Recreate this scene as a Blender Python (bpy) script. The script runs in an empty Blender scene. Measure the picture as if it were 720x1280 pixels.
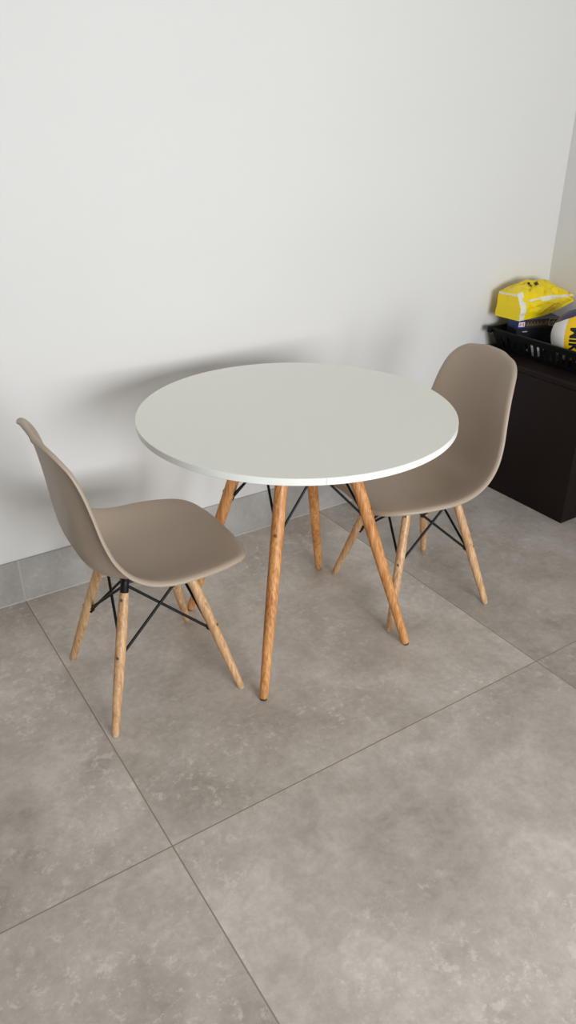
import bpy, bmesh, math, random
from mathutils import Vector, Matrix, noise

SC = bpy.context.scene
COL = SC.collection
PI = math.pi

# ------------------------------------------------------------------ camera
cam_d = bpy.data.cameras.new('camera')
cam = bpy.data.objects.new('camera', cam_d)
COL.objects.link(cam)
SC.camera = cam
CAM = Vector((-0.13953, -2.27855, 1.48010))
YAW, PITCH, ROLL, FPX = 0.57644, 0.49021, 0.00408, 954.3
fw = Vector((math.sin(YAW) * math.cos(PITCH), math.cos(YAW) * math.cos(PITCH), -math.sin(PITCH)))
rt = fw.cross(Vector((0, 0, 1))).normalized()
up = rt.cross(fw)
r2 = math.cos(ROLL) * rt + math.sin(ROLL) * up
u2 = -math.sin(ROLL) * rt + math.cos(ROLL) * up
M = Matrix((r2, u2, -fw)).transposed().to_4x4()
M.translation = CAM
cam.matrix_world = M
cam_d.sensor_fit = 'VERTICAL'
cam_d.sensor_height = 24.0
cam_d.lens = 24.0 * FPX / 1280.0
cam_d.clip_start = 0.05

# ------------------------------------------------------------------ world, light, exposure
W = bpy.data.worlds.new('daylight')
SC.world = W
W.use_nodes = True
bg = W.node_tree.nodes['Background']
bg.inputs[0].default_value = (0.80, 0.90, 1.0, 1)
bg.inputs[1].default_value = 1.0

ROOM_L, ROOM_R, ROOM_F, ROOM_H = -4.2, 2.712, -4.25, 2.75
DOOR_X0, DOOR_X1, DOOR_Z0, DOOR_H = -0.25, 1.75, 0.60, 1.88       # window opening in the wall behind the camera

def area(name, loc, target, sx, sy, power, color):
    d = bpy.data.lights.new(name, 'AREA')
    d.shape = 'RECTANGLE'; d.size = sx; d.size_y = sy
    d.energy = power; d.color = color
    o = bpy.data.objects.new(name, d); COL.objects.link(o)
    o.location = loc
    o.rotation_euler = (Vector(target) - Vector(loc)).to_track_quat('-Z', 'Y').to_euler()
    return o
# daylight entering by the wide window behind the camera
area('window_daylight', ((DOOR_X0 + DOOR_X1) / 2, ROOM_F - 0.06, 1.24), ((DOOR_X0 + DOOR_X1) / 2, 0, 1.24), 1.9, 1.12, 76, (0.945, 0.968, 1.0)).data.spread = math.radians(140)

SC.view_settings.view_transform = 'Standard'
SC.view_settings.look = 'None'
SC.view_settings.gamma = 1.0
SC.view_settings.use_curve_mapping = False
SC.view_settings.exposure = 0.0
try:
    SC.cycles.max_bounces = 12
    SC.cycles.diffuse_bounces = 8
except Exception:
    pass

# ------------------------------------------------------------------ helpers
def lin(c):
    f = lambda v: (v / 12.92 if v <= 0.04045 else ((v + 0.055) / 1.055) ** 2.4)
    return tuple(f(x / 255.0) for x in c[:3]) + (1.0,)

def mat(name, color, rough=0.5, metal=0.0, spec=0.5, noise_amt=0.0, noise_scale=20, bump=0.0, bump_scale=200):
    m = bpy.data.materials.new(name); m.use_nodes = True
    nt = m.node_tree; b = nt.nodes['Principled BSDF']
    b.inputs['Base Color'].default_value = lin(color)
    b.inputs['Roughness'].default_value = rough
    b.inputs['Metallic'].default_value = metal
    b.inputs['Specular IOR Level'].default_value = spec
    tc = nt.nodes.new('ShaderNodeTexCoord')
    if noise_amt:
        n = nt.nodes.new('ShaderNodeTexNoise'); n.inputs['Scale'].default_value = noise_scale
        n.inputs['Detail'].default_value = 5
        nt.links.new(tc.outputs['Object'], n.inputs['Vector'])
        r = nt.nodes.new('ShaderNodeValToRGB')
        r.color_ramp.elements[0].position = 0.3; r.color_ramp.elements[1].position = 0.7
        r.color_ramp.elements[0].color = lin([max(0, v * (1 - noise_amt)) for v in color])
        r.color_ramp.elements[1].color = lin([min(255, v * (1 + noise_amt)) for v in color])
        nt.links.new(n.outputs['Fac'], r.inputs['Fac'])
        nt.links.new(r.outputs['Color'], b.inputs['Base Color'])
    if bump:
        n2 = nt.nodes.new('ShaderNodeTexNoise'); n2.inputs['Scale'].default_value = bump_scale
        n2.inputs['Detail'].default_value = 4
        nt.links.new(tc.outputs['Object'], n2.inputs['Vector'])
        bp = nt.nodes.new('ShaderNodeBump'); bp.inputs['Strength'].default_value = bump
        bp.inputs['Distance'].default_value = 0.002
        nt.links.new(n2.outputs['Fac'], bp.inputs['Height'])
        nt.links.new(bp.outputs['Normal'], b.inputs['Normal'])
    return m

def wood(name, dark, light, rough=0.42):
    m = bpy.data.materials.new(name); m.use_nodes = True
    nt = m.node_tree; L = nt.links; b = nt.nodes['Principled BSDF']
    tc = nt.nodes.new('ShaderNodeTexCoord')
    mp = nt.nodes.new('ShaderNodeMapping'); mp.inputs['Scale'].default_value = (1, 1, 0.035)
    L.new(tc.outputs['Object'], mp.inputs['Vector'])
    n = nt.nodes.new('ShaderNodeTexNoise'); n.inputs['Scale'].default_value = 190; n.inputs['Detail'].default_value = 5
    n.inputs['Distortion'].default_value = 0.6
    L.new(mp.outputs[0], n.inputs['Vector'])
    n2 = nt.nodes.new('ShaderNodeTexNoise'); n2.inputs['Scale'].default_value = 30; n2.inputs['Detail'].default_value = 3
    L.new(mp.outputs[0], n2.inputs['Vector'])
    mx = nt.nodes.new('ShaderNodeMath'); mx.operation = 'MULTIPLY_ADD'; mx.inputs[1].default_value = 0.6
    L.new(n.outputs['Fac'], mx.inputs[0])
    m3 = nt.nodes.new('ShaderNodeMath'); m3.operation = 'MULTIPLY'; m3.inputs[1].default_value = 0.4
    L.new(n2.outputs['Fac'], m3.inputs[0]); L.new(m3.outputs[0], mx.inputs[2])
    r = nt.nodes.new('ShaderNodeValToRGB')
    r.color_ramp.elements[0].position = 0.36; r.color_ramp.elements[1].position = 0.62
    r.color_ramp.elements[0].color = lin(dark); r.color_ramp.elements[1].color = lin(light)
    L.new(mx.outputs[0], r.inputs['Fac']); L.new(r.outputs['Color'], b.inputs['Base Color'])
    b.inputs['Roughness'].default_value = rough
    bp = nt.nodes.new('ShaderNodeBump'); bp.inputs['Strength'].default_value = 0.25; bp.inputs['Distance'].default_value = 0.0008
    L.new(mx.outputs[0], bp.inputs['Height']); L.new(bp.outputs['Normal'], b.inputs['Normal'])
    return m

TILE, GX, GY = 1.203, 0.280, -1.1596
def tile_mat(name, c_dark, c_mid, c_light, grout, rough=0.38, cell_var=0.10, grout_w=0.0016):
    m = bpy.data.materials.new(name); m.use_nodes = True
    nt = m.node_tree; L = nt.links; N = nt.nodes; b = N['Principled BSDF']
    def math_(op, a, c=None):
        k = N.new('ShaderNodeMath'); k.operation = op
        for i, v in enumerate((a, c)):
            if v is None: continue
            if isinstance(v, (int, float)): k.inputs[i].default_value = v
            else: L.new(v, k.inputs[i])
        return k.outputs[0]
    tc = N.new('ShaderNodeTexCoord'); P = tc.outputs['Object']
    sep = N.new('ShaderNodeSeparateXYZ'); L.new(P, sep.inputs[0])
    fx = math_('DIVIDE', math_('SUBTRACT', sep.outputs[0], GX), TILE)
    fy = math_('DIVIDE', math_('SUBTRACT', sep.outputs[1], GY), TILE)
    cx = math_('FLOOR', fx); cy = math_('FLOOR', fy)
    def dist(f):
        d = math_('ABSOLUTE', math_('SUBTRACT', math_('FRACT', math_('ADD', f, 0.5)), 0.5))
        return math_('MULTIPLY', d, TILE)
    d = math_('MINIMUM', dist(fx), dist(fy))
    line = math_('LESS_THAN', d, grout_w)
    # every tile has its own cloud pattern
    cmb = N.new('ShaderNodeCombineXYZ'); L.new(math_('MULTIPLY', cx, 7.3), cmb.inputs[0]); L.new(math_('MULTIPLY', cy, 3.7), cmb.inputs[1])
    L.new(math_('ADD', math_('MULTIPLY', cx, 2.1), math_('MULTIPLY', cy, 5.9)), cmb.inputs[2])
    va = N.new('ShaderNodeVectorMath'); va.operation = 'ADD'; L.new(P, va.inputs[0]); L.new(cmb.outputs[0], va.inputs[1])
    def nz(scale, detail, dist_=0.0, rg=0.55):
        n = N.new('ShaderNodeTexNoise'); n.inputs['Scale'].default_value = scale; n.inputs['Detail'].default_value = detail
        n.inputs['Roughness'].default_value = rg; n.inputs['Distortion'].default_value = dist_
        L.new(va.outputs[0], n.inputs['Vector']); return n.outputs['Fac']
    big = nz(1.7, 3, 0.3); mid = nz(7, 6, 0.4, 0.62); fine = nz(45, 6, 0.2, 0.7)
    v = math_('ADD', math_('MULTIPLY', big, 0.40), math_('ADD', math_('MULTIPLY', mid, 0.34), math_('MULTIPLY', fine, 0.26)))
    ramp = N.new('ShaderNodeValToRGB'); e = ramp.color_ramp.elements
    e[0].position = 0.36; e[0].color = lin(c_dark); e[1].position = 0.64; e[1].color = lin(c_light)
    k = e.new(0.5); k.color = lin(c_mid)
    L.new(v, ramp.inputs['Fac'])
    # pale chalky scuffs
    n4 = nz(34, 9, 0.15, 0.78); mk = nz(2.6, 2)
    sc = math_('MULTIPLY', math_('MAXIMUM', math_('MULTIPLY', math_('SUBTRACT', n4, 0.535), 6.0), 0.0), math_('MAXIMUM', math_('MULTIPLY', math_('SUBTRACT', mk, 0.46), 5.0), 0.0))
    sc = math_('MINIMUM', sc, 0.42)
    mx = N.new('ShaderNodeMix'); mx.data_type = 'RGBA'; L.new(sc, mx.inputs[0]); L.new(ramp.outputs['Color'], mx.inputs[6])
    mx.inputs[7].default_value = lin([min(255, q * 1.10) for q in c_light])
    wn = N.new('ShaderNodeTexWhiteNoise'); wn.noise_dimensions = '2D'
    c2 = N.new('ShaderNodeCombineXYZ'); L.new(cx, c2.inputs[0]); L.new(cy, c2.inputs[1]); L.new(c2.outputs[0], wn.inputs['Vector'])
    val = math_('ADD', math_('MULTIPLY', wn.outputs['Value'], cell_var), 1.0 - cell_var / 2)
    # the tiles of the right-hand row are toned darker than the rest
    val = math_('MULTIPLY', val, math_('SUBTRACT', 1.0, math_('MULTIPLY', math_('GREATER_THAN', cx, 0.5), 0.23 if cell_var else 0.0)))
    hsv = N.new('ShaderNodeHueSaturation'); L.new(val, hsv.inputs['Value']); L.new(mx.outputs[2], hsv.inputs['Color'])
    m2 = N.new('ShaderNodeMix'); m2.data_type = 'RGBA'; L.new(line, m2.inputs[0]); L.new(hsv.outputs[0], m2.inputs[6])
    m2.inputs[7].default_value = lin(grout)
    L.new(m2.outputs[2], b.inputs['Base Color'])
    rr = math_('ADD', math_('MULTIPLY', mid, 0.16), rough - 0.08)
    L.new(math_('MAXIMUM', rr, math_('MULTIPLY', line, 0.9)), b.inputs['Roughness'])
    b.inputs['Specular IOR Level'].default_value = 0.45
    bp = N.new('ShaderNodeBump'); bp.inputs['Strength'].default_value = 0.35; bp.inputs['Distance'].default_value = 0.0012
    L.new(math_('SUBTRACT', math_('MULTIPLY', fine, 0.25), line), bp.inputs['Height']); L.new(bp.outputs['Normal'], b.inputs['Normal'])
    return m

def finish(bm, name, m, parent=None, smooth=True, angle=40):
    bmesh.ops.recalc_face_normals(bm, faces=bm.faces[:])
    me = bpy.data.meshes.new(name); bm.to_mesh(me); bm.free()
    for mm in (m if isinstance(m, (list, tuple)) else [m]): me.materials.append(mm)
    if smooth:
        for p in me.polygons: p.use_smooth = True
        try: me.set_sharp_from_angle(angle=math.radians(angle))
        except Exception: pass
    o = bpy.data.objects.new(name, me); COL.objects.link(o)
    if parent: o.parent = parent
    return o

def box(bm, x0, x1, y0, y1, z0, z1, bev=0.0, seg=2):
    g = bmesh.ops.create_cube(bm, size=1.0)
    vs = g['verts']
    for v in vs:
        v.co = Vector(((x0 + x1) / 2 + v.co.x * (x1 - x0), (y0 + y1) / 2 + v.co.y * (y1 - y0), (z0 + z1) / 2 + v.co.z * (z1 - z0)))
    if bev:
        es = list({e for v in vs for e in v.link_edges})
        bmesh.ops.bevel(bm, geom=es, offset=bev, segments=seg, affect='EDGES', profile=0.5)

def rod(bm, pts, radii, n=14, caps=True):
    """swept round bar through pts with a radius at each"""
    pts = [Vector(p) for p in pts]; rings = []
    for i, p in enumerate(pts):
        a = pts[max(0, i - 1)]; c = pts[min(len(pts) - 1, i + 1)]
        t = (c - a).normalized()
        ref = Vector((0, 1, 0)) if abs(t.y) < 0.9 else Vector((1, 0, 0))
        s = t.cross(ref).normalized(); q = t.cross(s)
        rings.append([bm.verts.new(p + radii[i] * (math.cos(k * 2 * PI / n) * s + math.sin(k * 2 * PI / n) * q)) for k in range(n)])
    for a, c in zip(rings, rings[1:]):
        for k in range(n):
            bm.faces.new((a[k], a[(k + 1) % n], c[(k + 1) % n], c[k]))
    if caps:
        bm.faces.new(rings[0]); bm.faces.new(rings[-1])

def empty(name, loc, rz, label, cat, group=None):
    o = bpy.data.objects.new(name, None); COL.objects.link(o)
    o.empty_display_size = 0.1
    o.location = loc; o.rotation_euler = (0, 0, rz)
    o['label'] = label; o['category'] = cat
    if group: o['group'] = group
    return o

def tag(o, label, cat, group=None):
    o['label'] = label; o['category'] = cat
    if group: o['group'] = group
    return o

def structure(o):
    o['kind'] = 'structure'; return o

# ------------------------------------------------------------------ materials
M_wall = mat('white_wall_paint', (226, 225, 222), rough=0.72, spec=0.3, noise_amt=0.006, noise_scale=1.5, bump=0.05, bump_scale=90)
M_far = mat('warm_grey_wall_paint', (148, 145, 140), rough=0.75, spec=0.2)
M_ceil = mat('white_ceiling_paint', (205, 204, 201), rough=0.8, spec=0.2)
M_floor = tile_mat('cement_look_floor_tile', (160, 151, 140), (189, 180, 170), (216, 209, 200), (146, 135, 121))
M_base = tile_mat('cement_look_baseboard_tile', (158, 154, 150), (172, 169, 165), (186, 184, 181), (182, 180, 176), cell_var=0.0, grout_w=0.003)
M_caulk = mat('pale_joint_filler', (205, 201, 194), rough=0.7)
M_frame = mat('white_door_frame_metal', (225, 225, 225), rough=0.4)
M_shell = mat('taupe_matt_plastic', (173, 156, 138), rough=0.40, spec=0.4, bump=0.04, bump_scale=900)
M_top = mat('off_white_table_lacquer', (241, 240, 229), rough=0.22, spec=1.0)
M_edge = mat('white_edge_band', (240, 242, 236), rough=0.35)
M_seam = mat('edge_band_joint', (190, 190, 182), rough=0.6)
M_leg_t = wood('honey_varnished_wood', (166, 102, 50), (230, 170, 108))
M_leg_c = wood('natural_beech_wood', (178, 130, 88), (230, 190, 144))
M_black = mat('black_painted_steel', (11, 11, 11), rough=0.5, spec=0.35)
M_bolt = mat('zinc_bolt_metal', (150, 135, 115), rough=0.35, metal=0.9)
M_brass = mat('brown_wood_plug', (140, 78, 38), rough=0.5)
M_foot_d = mat('dark_rubber_pad', (52, 38, 30), rough=0.6)
M_foot_l = mat('pale_nylon_glide', (190, 176, 158), rough=0.5)
M_brown = mat('dark_brown_laminate', (27, 17, 15), rough=0.5, spec=0.18, noise_amt=0.06, noise_scale=6)
M_plast = mat('black_crate_plastic', (8, 8, 9), rough=0.5, spec=0.22)
M_blue = mat('dark_blue_card', (26, 44, 110), rough=0.35)
M_navy = mat('near_black_card', (14, 15, 26), rough=0.4)
M_print = mat('brown_black_print', (46, 36, 34), rough=0.4)
M_red = mat('red_print', (196, 60, 84), rough=0.5)
M_white = mat('white_print', (235, 232, 235), rough=0.5)
M_grey = mat('pale_grey_print', (168, 162, 154), rough=0.5)
M_tan = mat('olive_brown_print', (128, 104, 66), rough=0.5)
M_ink = mat('black_ink', (18, 16, 24), rough=0.5)
M_cloth = mat('white_cotton', (214, 212, 205), rough=0.9, bump=0.3, bump_scale=500)

# ------------------------------------------------------------------ room shell
def slab(name, x0, x1, y0, y1, z0, z1, m):
    bm = bmesh.new(); box(bm, x0, x1, y0, y1, z0, z1)
    return structure(finish(bm, name, m, smooth=False))
T = 0.15
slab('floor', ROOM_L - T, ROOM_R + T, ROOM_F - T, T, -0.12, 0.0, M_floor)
slab('ceiling', ROOM_L - T, ROOM_R + T, ROOM_F - T, T, ROOM_H, ROOM_H + 0.12, M_ceil)
slab('wall_back', ROOM_L - T, ROOM_R + T, 0.0, T, 0.0, ROOM_H, M_wall)
slab('wall_right', ROOM_R, ROOM_R + T, ROOM_F - T, 0.0, 0.0, ROOM_H, M_wall)
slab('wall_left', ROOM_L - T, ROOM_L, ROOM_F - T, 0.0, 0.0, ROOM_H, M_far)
bm = bmesh.new()
box(bm, ROOM_L, DOOR_X0, ROOM_F - T, ROOM_F, 0, ROOM_H)
box(bm, DOOR_X1, ROOM_R, ROOM_F - T, ROOM_F, 0, ROOM_H)
box(bm, DOOR_X0, DOOR_X1, ROOM_F - T, ROOM_F, DOOR_H, ROOM_H)
box(bm, DOOR_X0, DOOR_X1, ROOM_F - T, ROOM_F, 0, DOOR_Z0)
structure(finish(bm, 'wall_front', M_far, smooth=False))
bm = bmesh.new()
for x0, x1 in ((DOOR_X0, DOOR_X0 + 0.05), (DOOR_X1 - 0.05, DOOR_X1)):
    box(bm, x0, x1, ROOM_F - 0.05, ROOM_F + 0.01, DOOR_Z0, DOOR_H)
box(bm, DOOR_X0, DOOR_X1, ROOM_F - 0.05, ROOM_F + 0.01, DOOR_H - 0.05, DOOR_H)
box(bm, DOOR_X0, DOOR_X1, ROOM_F - 0.05, ROOM_F + 0.01, DOOR_Z0, DOOR_Z0 + 0.05)
structure(finish(bm, 'window_1', M_frame, smooth=False))
HB, TB = 0.1555, 0.010
def baseboard(name, x0, x1, y0, y1):
    bm = bmesh.new(); box(bm, x0, x1, y0, y1, 0.0, HB, bev=0.0012, seg=1)
    return structure(finish(bm, name, M_base, smooth=False))
baseboard('baseboard_back', ROOM_L, ROOM_R, -TB, 0.0)
baseboard('baseboard_right', ROOM_R - TB, ROOM_R, ROOM_F, -TB)
baseboard('baseboard_left', ROOM_L, ROOM_L + TB, ROOM_F, -TB)
bm = bmesh.new(); box(bm, ROOM_L + TB, ROOM_R - TB, -TB - 0.0022, -TB, 0.0, 0.0025)
structure(finish(bm, 'trim_1', M_caulk, smooth=False))

# ------------------------------------------------------------------ legs and rods shared by table and chairs
def leg_axis(r_foot, slope, ang, z):
    r = r_foot - slope * z
    return Vector((r * math.cos(ang), r * math.sin(ang), z))

def round_leg(angs, parent, r_foot, slope, z_top, prof, wood_m, pad_m, zs_bolt, bolt_m, bolt_r):
    """tapered dowel, with pad and bolt heads as sub-parts. prof = (fraction of height, radius)"""
    for a in angs:
        bm = bmesh.new()
        zf = 0.006
        pts, rad = [], []
        for f, r in prof:
            pts.append(leg_axis(r_foot, slope, a, zf + f * (z_top - zf))); rad.append(r)
        # rounded ends
        pts.insert(0, leg_axis(r_foot, slope, a, zf - 0.002)); rad.insert(0, prof[0][1] * 0.82)
        pts.append(leg_axis(r_foot, slope, a, z_top + 0.0025)); rad.append(prof[-1][1] * 0.85)
        rod(bm, pts, rad, n=20)
        leg = finish(bm, 'leg', wood_m, parent)
        bm = bmesh.new()
        rod(bm, [leg_axis(r_foot, slope, a, 0.0), leg_axis(r_foot, slope, a, 0.0045)], [prof[0][1] * 0.8, prof[0][1] * 0.86], n=18)
        finish(bm, 'foot_pad', pad_m, leg)
        for zb in zs_bolt:
            bm = bmesh.new()
            c = leg_axis(r_foot, slope, a, zb)
            f = (zb / z_top)
            rr = prof[0][1]
            for (f0, q0), (f1, q1) in zip(prof, prof[1:]):
                if f0 <= f <= f1: rr = q0 + (q1 - q0) * (f - f0) / (f1 - f0)
            d = Vector((math.cos(a), math.sin(a), 0.30)).normalized()
            rod(bm, [c + d * (rr - 0.003), c + d * (rr + 0.0006), c + d * (rr + 0.0014)], [bolt_r, bolt_r, bolt_r * 0.7], n=14)
            finish(bm, 'bolt', bolt_m, leg)

def braces(angs, parent, r_foot, slope, z_joint, z_up, rr, r_up):
    """on every side of the base two crossing rods, each from one leg's joint up to its neighbour's top"""
    n = len(angs)
    for i, a in enumerate(angs):
        for j in ((i + 1) % n, (i - 1) % n):
            b = angs[j]
            da = Vector((math.cos(a), math.sin(a), 0))
            j0 = leg_axis(r_foot, slope, a, z_joint) - da * 0.013
            tgt = Vector((r_up * math.cos(b), r_up * math.sin(b), z_up))
            # offset crossing rods so that they pass beside one another
            side = 0.0035 if j == (i + 1) % n else -0.0035
            mid = (da + Vector((math.cos(b), math.sin(b), 0))).normalized()
            j0 = j0 + Vector((0, 0, side)); e = tgt + mid * side
            bm = bmesh.new()
            q = (e - j0).normalized()
            rod(bm, [j0 - q * 0.007, j0 + q * 0.006, j0 + q * 0.008, e, e + Vector((0, 0, 0.006))], [rr * 1.7, rr * 1.7, rr, rr, rr], n=10)
            finish(bm, 'brace_rod', M_black, parent)

# ------------------------------------------------------------------ round table
TX, TY, TR, TH, TT = 0.9671, -0.6177, 0.4404, 0.735, 0.0185
table = empty('round_table', (TX, TY, 0), 0, 'round off-white dining table on four splayed honey-coloured wooden legs', 'table')
bm = bmesh.new()
N = 160
prof = [(TR - 0.0012, TH), (TR, TH - 0.0012), (TR, TH - TT + 0.0012), (TR - 0.0012, TH - TT)]
rings = [[bm.verts.new((r * math.cos(2 * PI * k / N), r * math.sin(2 * PI * k / N), z)) for k in range(N)] for r, z in prof]
bm.faces.new(rings[0]); bm.faces.new(rings[-1])
for a, c in zip(rings, rings[1:]):
    for k in range(N): bm.faces.new((a[k], a[(k + 1) % N], c[(k + 1) % N], c[k]))
top = finish(bm, 'tabletop', [M_top, M_edge], table, angle=30)
for p in top.data.polygons:
    if abs(p.normal.z) < 0.5: p.material_index = 1
SEAM = -2.000
bm = bmesh.new()
box(bm, TR - 0.002, TR + 0.0004, -0.0006, 0.0006, TH - TT + 0.001, TH - 0.001)
bmesh.ops.rotate(bm, verts=bm.verts[:], cent=(0, 0, 0), matrix=Matrix.Rotation(SEAM, 3, 'Z'))
finish(bm, 'edge_joint', M_seam, top, smooth=False)
T_ANG = [-2.4006 + k * PI / 2 for k in range(4)]
T_PROF = [(0, 0.0120), (0.03, 0.0128), (0.35, 0.0165), (0.62, 0.0180), (0.9, 0.0175), (1.0, 0.0165)]
round_leg(T_ANG, table, 0.3575, 0.334, 0.700, T_PROF, M_leg_t, M_foot_d, (0.452,), M_brass, 0.0048)
braces(T_ANG, table, 0.3575, 0.334, 0.437, 0.690, 0.0036, 0.120)
bm = bmesh.new()
for a in T_ANG:
    c = Vector((0.118 * math.cos(a), 0.118 * math.sin(a), 0))
    rod(bm, [c + Vector((0, 0, 0.6955)), c + Vector((0, 0, TH - TT))], [0.021, 0.024], n=20)
for a in T_ANG[:2]:
    d = Vector((math.cos(a), math.sin(a), 0)); z = Vector((0, 0, TH - TT - 0.006))
    rod(bm, [z - d * 0.118, z + d * 0.118], [0.006, 0.006], n=8)
finish(bm, 'mounting_frame', M_black, table)

# ------------------------------------------------------------------ shell chairs
# rows from front edge to top edge: centre x,z ; rim x,z ; half width
ROWS = [
    (.242, .424, .2400, .425, .106),
    (.236, .433, .2200, .434, .156),
    (.202, .438, .1880, .441, .187),
    (.140, .435, .1300, .445, .208),
    (.070, .428, .0630, .447, .217),
    (.000, .423, .0000, .449, .218),
    (-.065, .421, -.0570, .462, .215),
    (-.122, .428, -.1030, .490, .210),
    (-.163, .455, -.1360, .534, .202),
    (-.187, .505, -.1550, .588, .191),
    (-.200, .572, -.1670, .647, .178),
    (-.208, .645, -.1800, .706, .165),
    (-.217, .712, -.1960, .754, .151),
    (-.226, .763, -.2130, .784, .133),
    (-.233, .798, -.2270, .803, .106),
    (-.240, .816, -.2380, .813, .068),
]
def cr(p0, p1, p2, p3, t):
    return tuple(0.5 * ((2 * b) + (-a + c) * t + (2 * a - 5 * b + 4 * c - d) * t * t + (-a + 3 * b - 3 * c + d) * t ** 3) for a, b, c, d in zip(p0, p1, p2, p3))
def shell_bm():
    rows = []
    n = len(ROWS)
    for i in range(n - 1):
        for k in range(4):
            rows.append(cr(ROWS[max(0, i - 1)], ROWS[i], ROWS[i + 1], ROWS[min(n - 1, i + 2)], k / 4))
    rows.append(ROWS[-1])
    NS = 28
    bm = bmesh.new(); G = []
    for (cx, cz, rx, rz, hw) in rows:
        line = []
        for j in range(NS + 1):
            s = -1 + 2 * j / NS
            s = math.sin(s * PI / 2) * 0.35 + s * 0.65
            w = abs(s) ** 3.6; w += 0.8 * w * (1 - w)
            line.append(Vector((cx + (rx - cx) * w, hw * s, cz + (rz - cz) * w)))
        G.append(line)
    V = [[bm.verts.new(c) for c in l] for l in G]
    R = len(V)
    for i in range(R - 1):
        for j in range(NS):
            bm.faces.new((V[i][j], V[i + 1][j], V[i + 1][j + 1], V[i][j + 1]))
    bm.normal_update()
    # flared lip around the whole edge
    loop = [(0, j) for j in range(NS)] + [(i, NS) for i in range(R - 1)] + [(R - 1, j) for j in range(NS, 0, -1)] + [(i, 0) for i in range(R - 1, 0, -1)]
    nL = len(loop)
    pos = [V[i][j].co.copy() for i, j in loop]
    nor = [V[i][j].normal.copy() for i, j in loop]
    ctr = [G[min(max(i, 4), R - 5)][min(max(j, 3), NS - 3)] for i, j in loop]
    outer1, outer2, outer3, outer4 = [], [], [], []
    for k in range(nL):
        t = (pos[(k + 1) % nL] - pos[k - 1]).normalized()
        nn = nor[k]
        if nn.x + nn.z < 0: nn = -nn          # towards the sitter
        o = t.cross(nn).normalized()
        if o.dot(pos[k] - ctr[k]) < 0: o = -o
        h = (o - Vector((0, 0, 0.0)) - nn * 0.15).normalized()
        outer1.append(bm.verts.new(pos[k] + o * 0.0040 - nn * 0.0008))
        outer2.append(bm.verts.new(pos[k] + o * 0.0080 - nn * 0.0030))
        outer3.append(bm.verts.new(pos[k] + o * 0.0100 - nn * 0.0065))
        outer4.append(bm.verts.new(pos[k] + o * 0.0106 - nn * 0.0105))
    inner = [V[i][j] for i, j in loop]
    for a, b in ((inner, outer1), (outer1, outer2), (outer2, outer3), (outer3, outer4)):
        for k in range(nL):
            bm.faces.new((a[k], a[(k + 1) % nL], b[(k + 1) % nL], b[k]))
    return bm

HWB, HDB = 0.187, 0.1895
C_ANG = [math.atan2(y, x) for x, y in ((-HDB, -HWB), (HDB, -HWB), (HDB, HWB), (-HDB, HWB))]
C_RF, C_SL = 0.266, 0.375
C_PROF = [(0, 0.0100), (0.04, 0.0108), (0.4, 0.0138), (0.7, 0.0145), (0.93, 0.0132), (1.0, 0.0118)]
def make_chair(loc, rz, label):
    t = empty('dining_chair', loc, rz, label, 'chair', 'taupe shell chairs at the round table')
    sh = finish(shell_bm(), 'seat_shell', M_shell, t, angle=80)
    so = sh.modifiers.new('thickness', 'SOLIDIFY'); so.thickness = 0.0045; so.offset = 0
    round_leg(C_ANG, t, C_RF, C_SL, 0.368, C_PROF, M_leg_c, M_foot_l, (0.207, 0.352), M_bolt, 0.0042)
    braces(C_ANG, t, C_RF, C_SL, 0.200, 0.385, 0.0040, 0.118)
    for a in C_ANG:
        bm = bmesh.new()
        p = leg_axis(C_RF, C_SL, a, 0.3705); q = leg_axis(C_RF, C_SL, a, 0.398)
        rod(bm, [p - Vector((0, 0, 0.006)), p, q], [0.0095, 0.0115, 0.0105], n=14)
        e = Vector((0.112 * math.cos(a), 0.112 * math.sin(a), 0.418))
        rod(bm, [q - Vector((0, 0, 0.008)), e], [0.010, 0.012], n=14)
        finish(bm, 'seat_bracket', M_black, t)
    bm = bmesh.new()
    for s in (1, -1):
        rod(bm, [Vector((0.09, 0.085 * s, 0.392)), Vector((-0.09, 0.085 * s, 0.392))], [0.004, 0.004], n=8)
        rod(bm, [Vector((0.085 * s, 0.09, 0.392)), Vector((0.085 * s, -0.09, 0.392))], [0.004, 0.004], n=8)
    finish(bm, 'under_seat_frame', M_black, t)
    return t

def copy_tree(o, parent=None):
    c = o.copy(); COL.objects.link(c)
    if parent: c.parent = parent
    for ch in [x for x in bpy.data.objects if x.parent == o]:
        copy_tree(ch, c)
    return c
chair = make_chair((0.4937, -0.5885, 0), -0.0331, 'taupe shell chair left of the table, its backrest seen from behind')
chair2 = copy_tree(chair)
chair2.location = (1.4172, -0.6470, 0); chair2.rotation_euler = (0, 0, 3.0003)
for c in [o for o in bpy.data.objects if o.parent == chair2 and o.name.startswith('seat_shell')]:
    c.location = (0.014, 0.007, 0)        # its shell sits a little off its base
chair2['label'] = 'taupe shell chair right of the table, standing beside the dark brown cabinet'

# ------------------------------------------------------------------ dark cabinet in the corner
BX, BY, BH = 2.2407, -0.6253, 0.565
cab = empty('storage_cabinet', ((BX + 2.70) / 2, (BY - 0.012) / 2, 0), 0, 'low dark brown box-shaped cabinet standing in the corner of the room', 'cabinet')
hx, hy = (2.70 - BX) / 2, (-0.012 - BY) / 2
bm = bmesh.new(); box(bm, -hx, hx, -hy, hy, 0.0, BH - 0.024, bev=0.003, seg=3)
finish(bm, 'body', M_brown, cab)
bm = bmesh.new(); box(bm, -hx, hx, -hy, hy, BH - 0.024, BH, bev=0.005, seg=4)
finish(bm, 'top', M_brown, cab)

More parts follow.
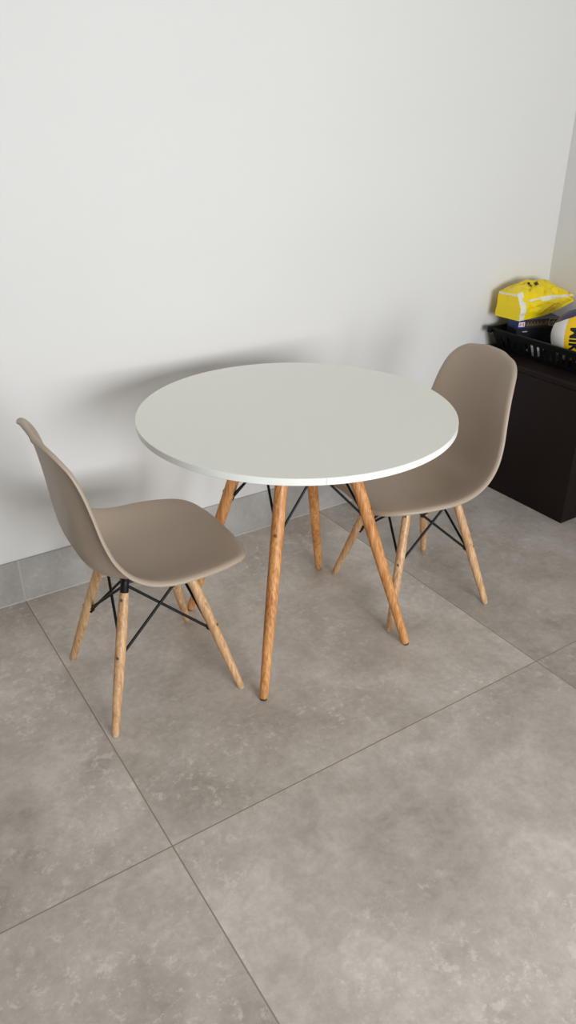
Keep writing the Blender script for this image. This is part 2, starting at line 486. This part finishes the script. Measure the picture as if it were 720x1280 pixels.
# ------------------------------------------------------------------ black slotted crate on the cabinet
CZ, CH = BH, 0.092
X0, X1, Y0, Y1 = 2.350, 2.640, -0.620, -0.085      # at the base
FL = 0.026                                          # how far the walls lean out
CXC, CYC = (X0 + X1) / 2, (Y0 + Y1) / 2
crate = empty('plastic_crate', (CXC, CYC, CZ), 0, 'black slotted plastic crate holding the ball and boxes, on the dark cabinet', 'crate')
ax, ay = (X1 - X0) / 2, (Y1 - Y0) / 2
bm = bmesh.new(); box(bm, -ax, ax, -ay, ay, 0, 0.005)
finish(bm, 'base', M_plast, crate, smooth=False)
def wallpanel(p0, p1, out):
    """slotted wall from p0 to p1 (base line), leaning towards out"""
    bm = bmesh.new()
    p0 = Vector(p0); p1 = Vector(p1); out = Vector(out)
    d = p1 - p0; Ln = d.length; d.normalize()
    def quad(s0, s1, z0, z1, th=0.0025):
        vs = []
        for side in (0, 1):
            for s, z in ((s0, z0), (s1, z0), (s1, z1), (s0, z1)):
                f = z / CH
                e = FL * f * (2 * s / Ln - 1)         # the corners splay too
                vs.append(bm.verts.new(p0 + d * (s + e) + out * (FL * f + side * th) + Vector((0, 0, z))))
        for q in ((0, 1, 2, 3), (7, 6, 5, 4), (0, 4, 5, 1), (1, 5, 6, 2), (2, 6, 7, 3), (3, 7, 4, 0)):
            bm.faces.new([vs[i] for i in q])
    quad(0, Ln, 0.0, 0.018); quad(0, Ln, 0.064, CH - 0.004)
    n = max(3, round(Ln / 0.029)); w = 0.0085
    for k in range(n + 1):
        c = k * Ln / n
        ex = 0.012 if k in (0, n) else 0
        quad(max(0, c - w - ex), min(Ln, c + w + ex), 0.018, 0.064)
    return finish(bm, 'slotted_wall', M_plast, crate, smooth=False)
wallpanel((-ax, ay, 0), (-ax, -ay, 0), (-1, 0, 0))
wallpanel((ax, -ay, 0), (ax, ay, 0), (1, 0, 0))
wallpanel((-ax, -ay, 0), (ax, -ay, 0), (0, -1, 0))
wallpanel((ax, ay, 0), (-ax, ay, 0), (0, 1, 0))
bm = bmesh.new()
rx, ry = ax + FL, ay + FL
for z0, w0, w1 in ((CH - 0.005, -0.002, 0.010),):
    box(bm, -rx - w1, -rx - w0, -ry - w1, ry + w1, z0, z0 + 0.006, bev=0.0015, seg=1)
    box(bm, rx + w0, rx + w1, -ry - w1, ry + w1, z0, z0 + 0.006, bev=0.0015, seg=1)
    box(bm, -rx - w0, rx + w0, -ry - w1, -ry - w0, z0, z0 + 0.006, bev=0.0015, seg=1)
    box(bm, -rx - w0, rx + w0, ry + w0, ry + w1, z0, z0 + 0.006, bev=0.0015, seg=1)
# turned-down corner lugs
for sx in (-1, 1):
    for sy in (-1, 1):
        box(bm, sx * (rx + 0.004) - 0.010, sx * (rx + 0.004) + 0.010, sy * (ry + 0.004) - 0.010, sy * (ry + 0.004) + 0.010, CH - 0.022, CH + 0.003, bev=0.004, seg=2)
finish(bm, 'rim', M_plast, crate)

# ------------------------------------------------------------------ boxes in the crate
def rot_thing(name, loc, rz, label, cat):
    return empty(name, loc, rz, label, cat)
RB = math.radians(-16)
F = CZ + 0.005
BL0 = Vector((2.352, -0.168, 0))                    # front-left corner of both boxes
dx = Vector((math.cos(RB), math.sin(RB), 0)); dy = Vector((-math.sin(RB), math.cos(RB), 0))
LB, DB = 0.205, 0.075
def text_mesh(s, size, bold=0.0, extr=0.0004):
    cu = bpy.data.curves.new('lettering', 'FONT'); cu.body = s; cu.size = size; cu.offset = bold; cu.extrude = extr
    cu.align_x = 'LEFT'; cu.align_y = 'CENTER'; cu.resolution_u = 4
    ob = bpy.data.objects.new('lettering', cu)
    me = bpy.data.meshes.new_from_object(ob)
    bpy.data.objects.remove(ob); bpy.data.curves.remove(cu)
    return me

b1 = rot_thing('dark_box', tuple((BL0 + dx * LB / 2 + dy * DB / 2)[:2]) + (F,), RB, 'near-black cardboard box in the crate, underneath the blue box', 'box')
bm = bmesh.new(); box(bm, -LB / 2, LB / 2, -DB / 2, DB / 2, 0, 0.098, bev=0.001, seg=1)
finish(bm, 'carton', M_navy, b1)
bm = bmesh.new(); box(bm, -0.075, -0.052, -DB / 2 - 0.0006, -DB / 2 + 0.0005, 0.083, 0.087)
finish(bm, 'pale_mark', M_grey, b1, smooth=False)

b2 = rot_thing('printed_box', tuple((BL0 + dx * LB / 2 + dy * DB / 2)[:2]) + (F + 0.098,), RB, 'flat blue printed box in the crate, underneath the yellow bag', 'box')
H2 = 0.036
bm = bmesh.new(); box(bm, -LB / 2, LB / 2, -DB / 2, DB / 2, 0, H2, bev=0.001, seg=1)
finish(bm, 'carton', M_blue, b2)
fy0 = -DB / 2
def patch(name, x0, x1, z0, z1, m, parent, d=0.0006):
    bm = bmesh.new(); box(bm, x0, x1, fy0 - d, fy0 + 0.0004, z0, z1)
    return finish(bm, name, m, parent, smooth=False)
pf = patch('front_print', -LB / 2 + 0.035, LB / 2 - 0.001, 0.002, H2 - 0.002, M_print, b2)
patch('logo', -LB / 2 + 0.006, -LB / 2 + 0.034, 0.008, 0.027, M_white, b2, 0.0008)
bm = bmesh.new()
for k in range(3):
    x = -LB / 2 + 0.010 + k * 0.008
    box(bm, x, x + 0.004, fy0 - 0.0012, fy0, 0.010 + 0.003 * (k % 2), 0.023)
finish(bm, 'logo_print', M_red, b2, smooth=False)
random.seed(4)
bm = bmesh.new()
x = -LB / 2 + 0.040
while x < LB / 2 - 0.062:
    w = random.uniform(0.004, 0.008)
    box(bm, x, x + w * 0.7, fy0 - 0.0012, fy0, 0.009, random.choice((0.018, 0.024, 0.026)))
    x += w + 0.002
finish(bm, 'lettering', M_tan, b2, smooth=False)
bm = bmesh.new()
x0, x1 = LB / 2 - 0.056, LB / 2 - 0.012
for z in (0.004, 0.031): box(bm, x0, x1, fy0 - 0.0012, fy0, z, z + 0.002)
for xx in (x0, x1 - 0.002): box(bm, xx, xx + 0.002, fy0 - 0.0012, fy0, 0.004, 0.033)
for k in range(5): rod(bm, [(x0 + 0.006 + k * 0.006, fy0 - 0.0006, 0.008 + (k % 2) * 0.008), (x0 + 0.013 + k * 0.006, fy0 - 0.0006, 0.020 + (k % 3) * 0.004)], [0.0009, 0.0009], n=6)
finish(bm, 'line_drawing', M_grey, b2, smooth=False)

# ------------------------------------------------------------------ yellow wrapped bag on the boxes
M_bag = bpy.data.materials.new('yellow_plastic_film'); M_bag.use_nodes = True
nt = M_bag.node_tree; b = nt.nodes['Principled BSDF']
b.inputs['Base Color'].default_value = lin((246, 217, 6)); b.inputs['Roughness'].default_value = 0.28
b.inputs['Subsurface Weight'].default_value = 0.05
M_bagw = mat('white_plastic_film', (232, 230, 214), rough=0.3)
ZB = F + 0.098 + H2
bag_c = Vector((2.345, -0.180, 0)); RBG = math.radians(4)
bag = empty('yellow_bag', (bag_c.x, bag_c.y, ZB), RBG, 'wrinkled yellow plastic package with white bands lying on the blue box', 'package')
LBG, DBG, HBG = 0.358, 0.125, 0.100
bm = bmesh.new()
NX, NY, NZ = 46, 18, 14
vm = {}
def bagpt(i, j, k):
    key = (i, j, k)
    if key in vm: return vm[key]
    u, v, w = i / NX, j / NY, k / NZ
    x = u * LBG; y = v * DBG; z = w * HBG
    # plump: corners pulled in, back ridge higher, underside lifting towards the right
    bulge = math.sin(PI * min(1, max(0, u))) ** 0.5
    z += 0.024 * w * math.sin(PI * v) * bulge + 0.012 * w * math.sin(PI * min(1, u * 1.4))
    z -= 0.030 * w * max(0, u - 0.72) / 0.28
    y -= 0.010 * math.sin(PI * w) * bulge * (1 - v)
    if w > 0.5: y += 0.030 * (w - 0.5) * 2 * (1 - v)          # upper front slopes back
    x += 0.010 * (w - 0.5) * (1 - u)
    p = Vector((x, y, z))
    n1 = noise.noise(Vector((x * 14, y * 14 + z * 22, z * 30 + 3.1)))
    cre = abs(noise.noise(Vector((x * 26 + z * 30, y * 24, z * 12 - x * 18))))
    fold = abs(noise.noise(Vector((x * 9 - z * 26 + y * 6, y * 9 + 4.0, x * 5 + z * 8))))
    amt = 0.008 * n1 - 0.008 * max(0, 0.16 - cre) / 0.16 - 0.012 * max(0, 0.13 - fold) / 0.13
    nrm = Vector(((u - 0.5) * 0.5, (v - 0.5) * 1.6, (w - 0.5) * 1.6)).normalized()
    edge = min(1, 6 * w) if w > 0 else 0
    calm = min(1, 0.35 + u * 4)
    p += nrm * amt * edge * calm
    lift = 0.034 * max(0, (u - 0.45) / 0.55) ** 1.4
    if w == 0: p.z = 0
    p.z += lift * (1 - w)
    p.z = max(p.z, 0.0); p.x = max(p.x, 0)
    vm[key] = bm.verts.new(p); return vm[key]
def bagface(a, b_, c, d_, mi):
    f = bm.faces.new((a, b_, c, d_)); f.material_index = mi
for i in range(NX):
    for j in range(NY):
        bagface(bagpt(i, j, 0), bagpt(i, j + 1, 0), bagpt(i + 1, j + 1, 0), bagpt(i + 1, j, 0), 0)
        bagface(bagpt(i, j, NZ), bagpt(i + 1, j, NZ), bagpt(i + 1, j + 1, NZ), bagpt(i, j + 1, NZ), 1 if (j == 0 and i < 4) else 0)
for i in range(NX):
    for k in range(NZ):
        wh = (i < 4) or (k == 9 and i > 6) or (k == 8 and 16 < i < 40)
        bagface(bagpt(i, 0, k), bagpt(i + 1, 0, k), bagpt(i + 1, 0, k + 1), bagpt(i, 0, k + 1), 1 if wh else 0)
        bagface(bagpt(i, NY, k), bagpt(i, NY, k + 1), bagpt(i + 1, NY, k + 1), bagpt(i + 1, NY, k), 0)
for j in range(NY):
    for k in range(NZ):
        bagface(bagpt(0, j, k), bagpt(0, j, k + 1), bagpt(0, j + 1, k + 1), bagpt(0, j + 1, k), 1 if k == NZ - 1 else 0)
        bagface(bagpt(NX, j, k), bagpt(NX, j + 1, k), bagpt(NX, j + 1, k + 1), bagpt(NX, j, k + 1), 0)
film = finish(bm, 'film', [M_bag, M_bagw], bag, angle=60)
def surf_z(x, y):
    return max(v.co.z for v in film.data.vertices if abs(v.co.x - x) < 0.008 and abs(v.co.y - y) < 0.008)
for cx0, gl in ((0.100, 'B'), (0.138, 'as')):
    me = text_mesh(gl, 0.024, bold=0.0006, extr=0.0004)
    bm = bmesh.new(); bm.from_mesh(me); bpy.data.meshes.remove(me)
    for v in bm.verts:
        x, y = cx0 + v.co.x, 0.052 + v.co.y
        v.co = Vector((x, y, surf_z(x, y) + 0.0012 + v.co.z))
    finish(bm, 'print_mark', M_ink, bag, smooth=False)

# ------------------------------------------------------------------ volleyball
BR = 0.105
ball_c = Vector((2.462, -0.387, F + BR))
ball = empty('volleyball', ball_c, 0, 'yellow, white and purple-blue volleyball sitting in the black crate', 'ball')
M_by = mat('ball_yellow', (246, 200, 12), rough=0.45, bump=0.1, bump_scale=700)
M_bw = mat('ball_white', (228, 226, 222), rough=0.45, bump=0.1, bump_scale=700)
M_bp = mat('ball_purple_blue', (52, 38, 86), rough=0.45, bump=0.1, bump_scale=700)
# ball frame: view axis towards camera, u right, v up
vdir = (CAM - ball_c).normalized()
ur = Vector((0, 0, 1)).cross(vdir).normalized(); vu = vdir.cross(ur)
TILT = math.radians(3)
ur, vu = math.cos(TILT) * ur + math.sin(TILT) * vu, -math.sin(TILT) * ur + math.cos(TILT) * vu
bm = bmesh.new()
bmesh.ops.create_icosphere(bm, subdivisions=6, radius=BR)
def panel(n):
    """panel colour and distance to the nearest seam; n on the unit sphere"""
    a, c, e = n.dot(ur), n.dot(vu), n.dot(vdir)
    # purple-blue panel over the top, then white, then the yellow band with the lettering
    t = -0.35 * a + 0.93 * c - 0.71
    if t > 0: return 2, abs(t)
    q = a + 0.5 - 0.22 * (c + 0.05) ** 2
    if q < 0: return 1, min(abs(q), abs(t))
    if q < 0.78: return 0, min(abs(q), abs(t), abs(q - 0.78))
    return 2, abs(q - 0.78)
for f in bm.faces:
    f.material_index = panel(f.calc_center_median().normalized())[0]
for v in bm.verts:
    d = panel(v.co.normalized())[1]
    v.co *= 1 - 0.012 * max(0, 1 - d / 0.03) ** 2
sk = finish(bm, 'ball_skin', [M_by, M_bw, M_bp], ball, angle=180)
me = text_mesh('MIKASA', 0.058, bold=0.0022, extr=0.0)
bm = bmesh.new(); bm.from_mesh(me); bpy.data.meshes.remove(me)
bmesh.ops.subdivide_edges(bm, edges=bm.edges[:], cuts=2, use_grid_fill=False)
bmesh.ops.triangulate(bm, faces=bm.faces[:])
T0 = (-0.13, 0.30)       # where the word starts, in ball radii, (right, up); it runs downwards
for v in bm.verts:
    s, h = v.co.x, v.co.y
    ang = s / BR - math.asin(T0[1])
    off = (h) / BR + T0[0]
    # wrap: along = polar angle about ur axis, off = sideways
    lat = max(-1.4, min(1.4, off))
    n = (math.cos(lat) * (math.cos(ang) * vdir - math.sin(ang) * vu) + math.sin(lat) * ur)
    v.co = n * (BR + 0.0007)
lt = finish(bm, 'lettering', M_ink, ball, smooth=False)

# ------------------------------------------------------------------ crumpled white cloth in the crate
bm = bmesh.new()
bmesh.ops.create_icosphere(bm, subdivisions=5, radius=1.0)
for v in bm.verts:
    d = 0.75 + 0.30 * noise.noise(v.co * 2.1) + 0.16 * abs(noise.noise(v.co * 5.0))
    v.co = Vector((v.co.x * 0.024 * d, v.co.y * 0.042 * d, max(-0.0, 0.026 + v.co.z * 0.030 * d)))
cl = finish(bm, 'white_cloth', M_cloth, angle=180)
cl.location = (2.382, -0.252, F)
tag(cl, 'small crumpled white cloth seen through the slots of the black crate', 'cloth')
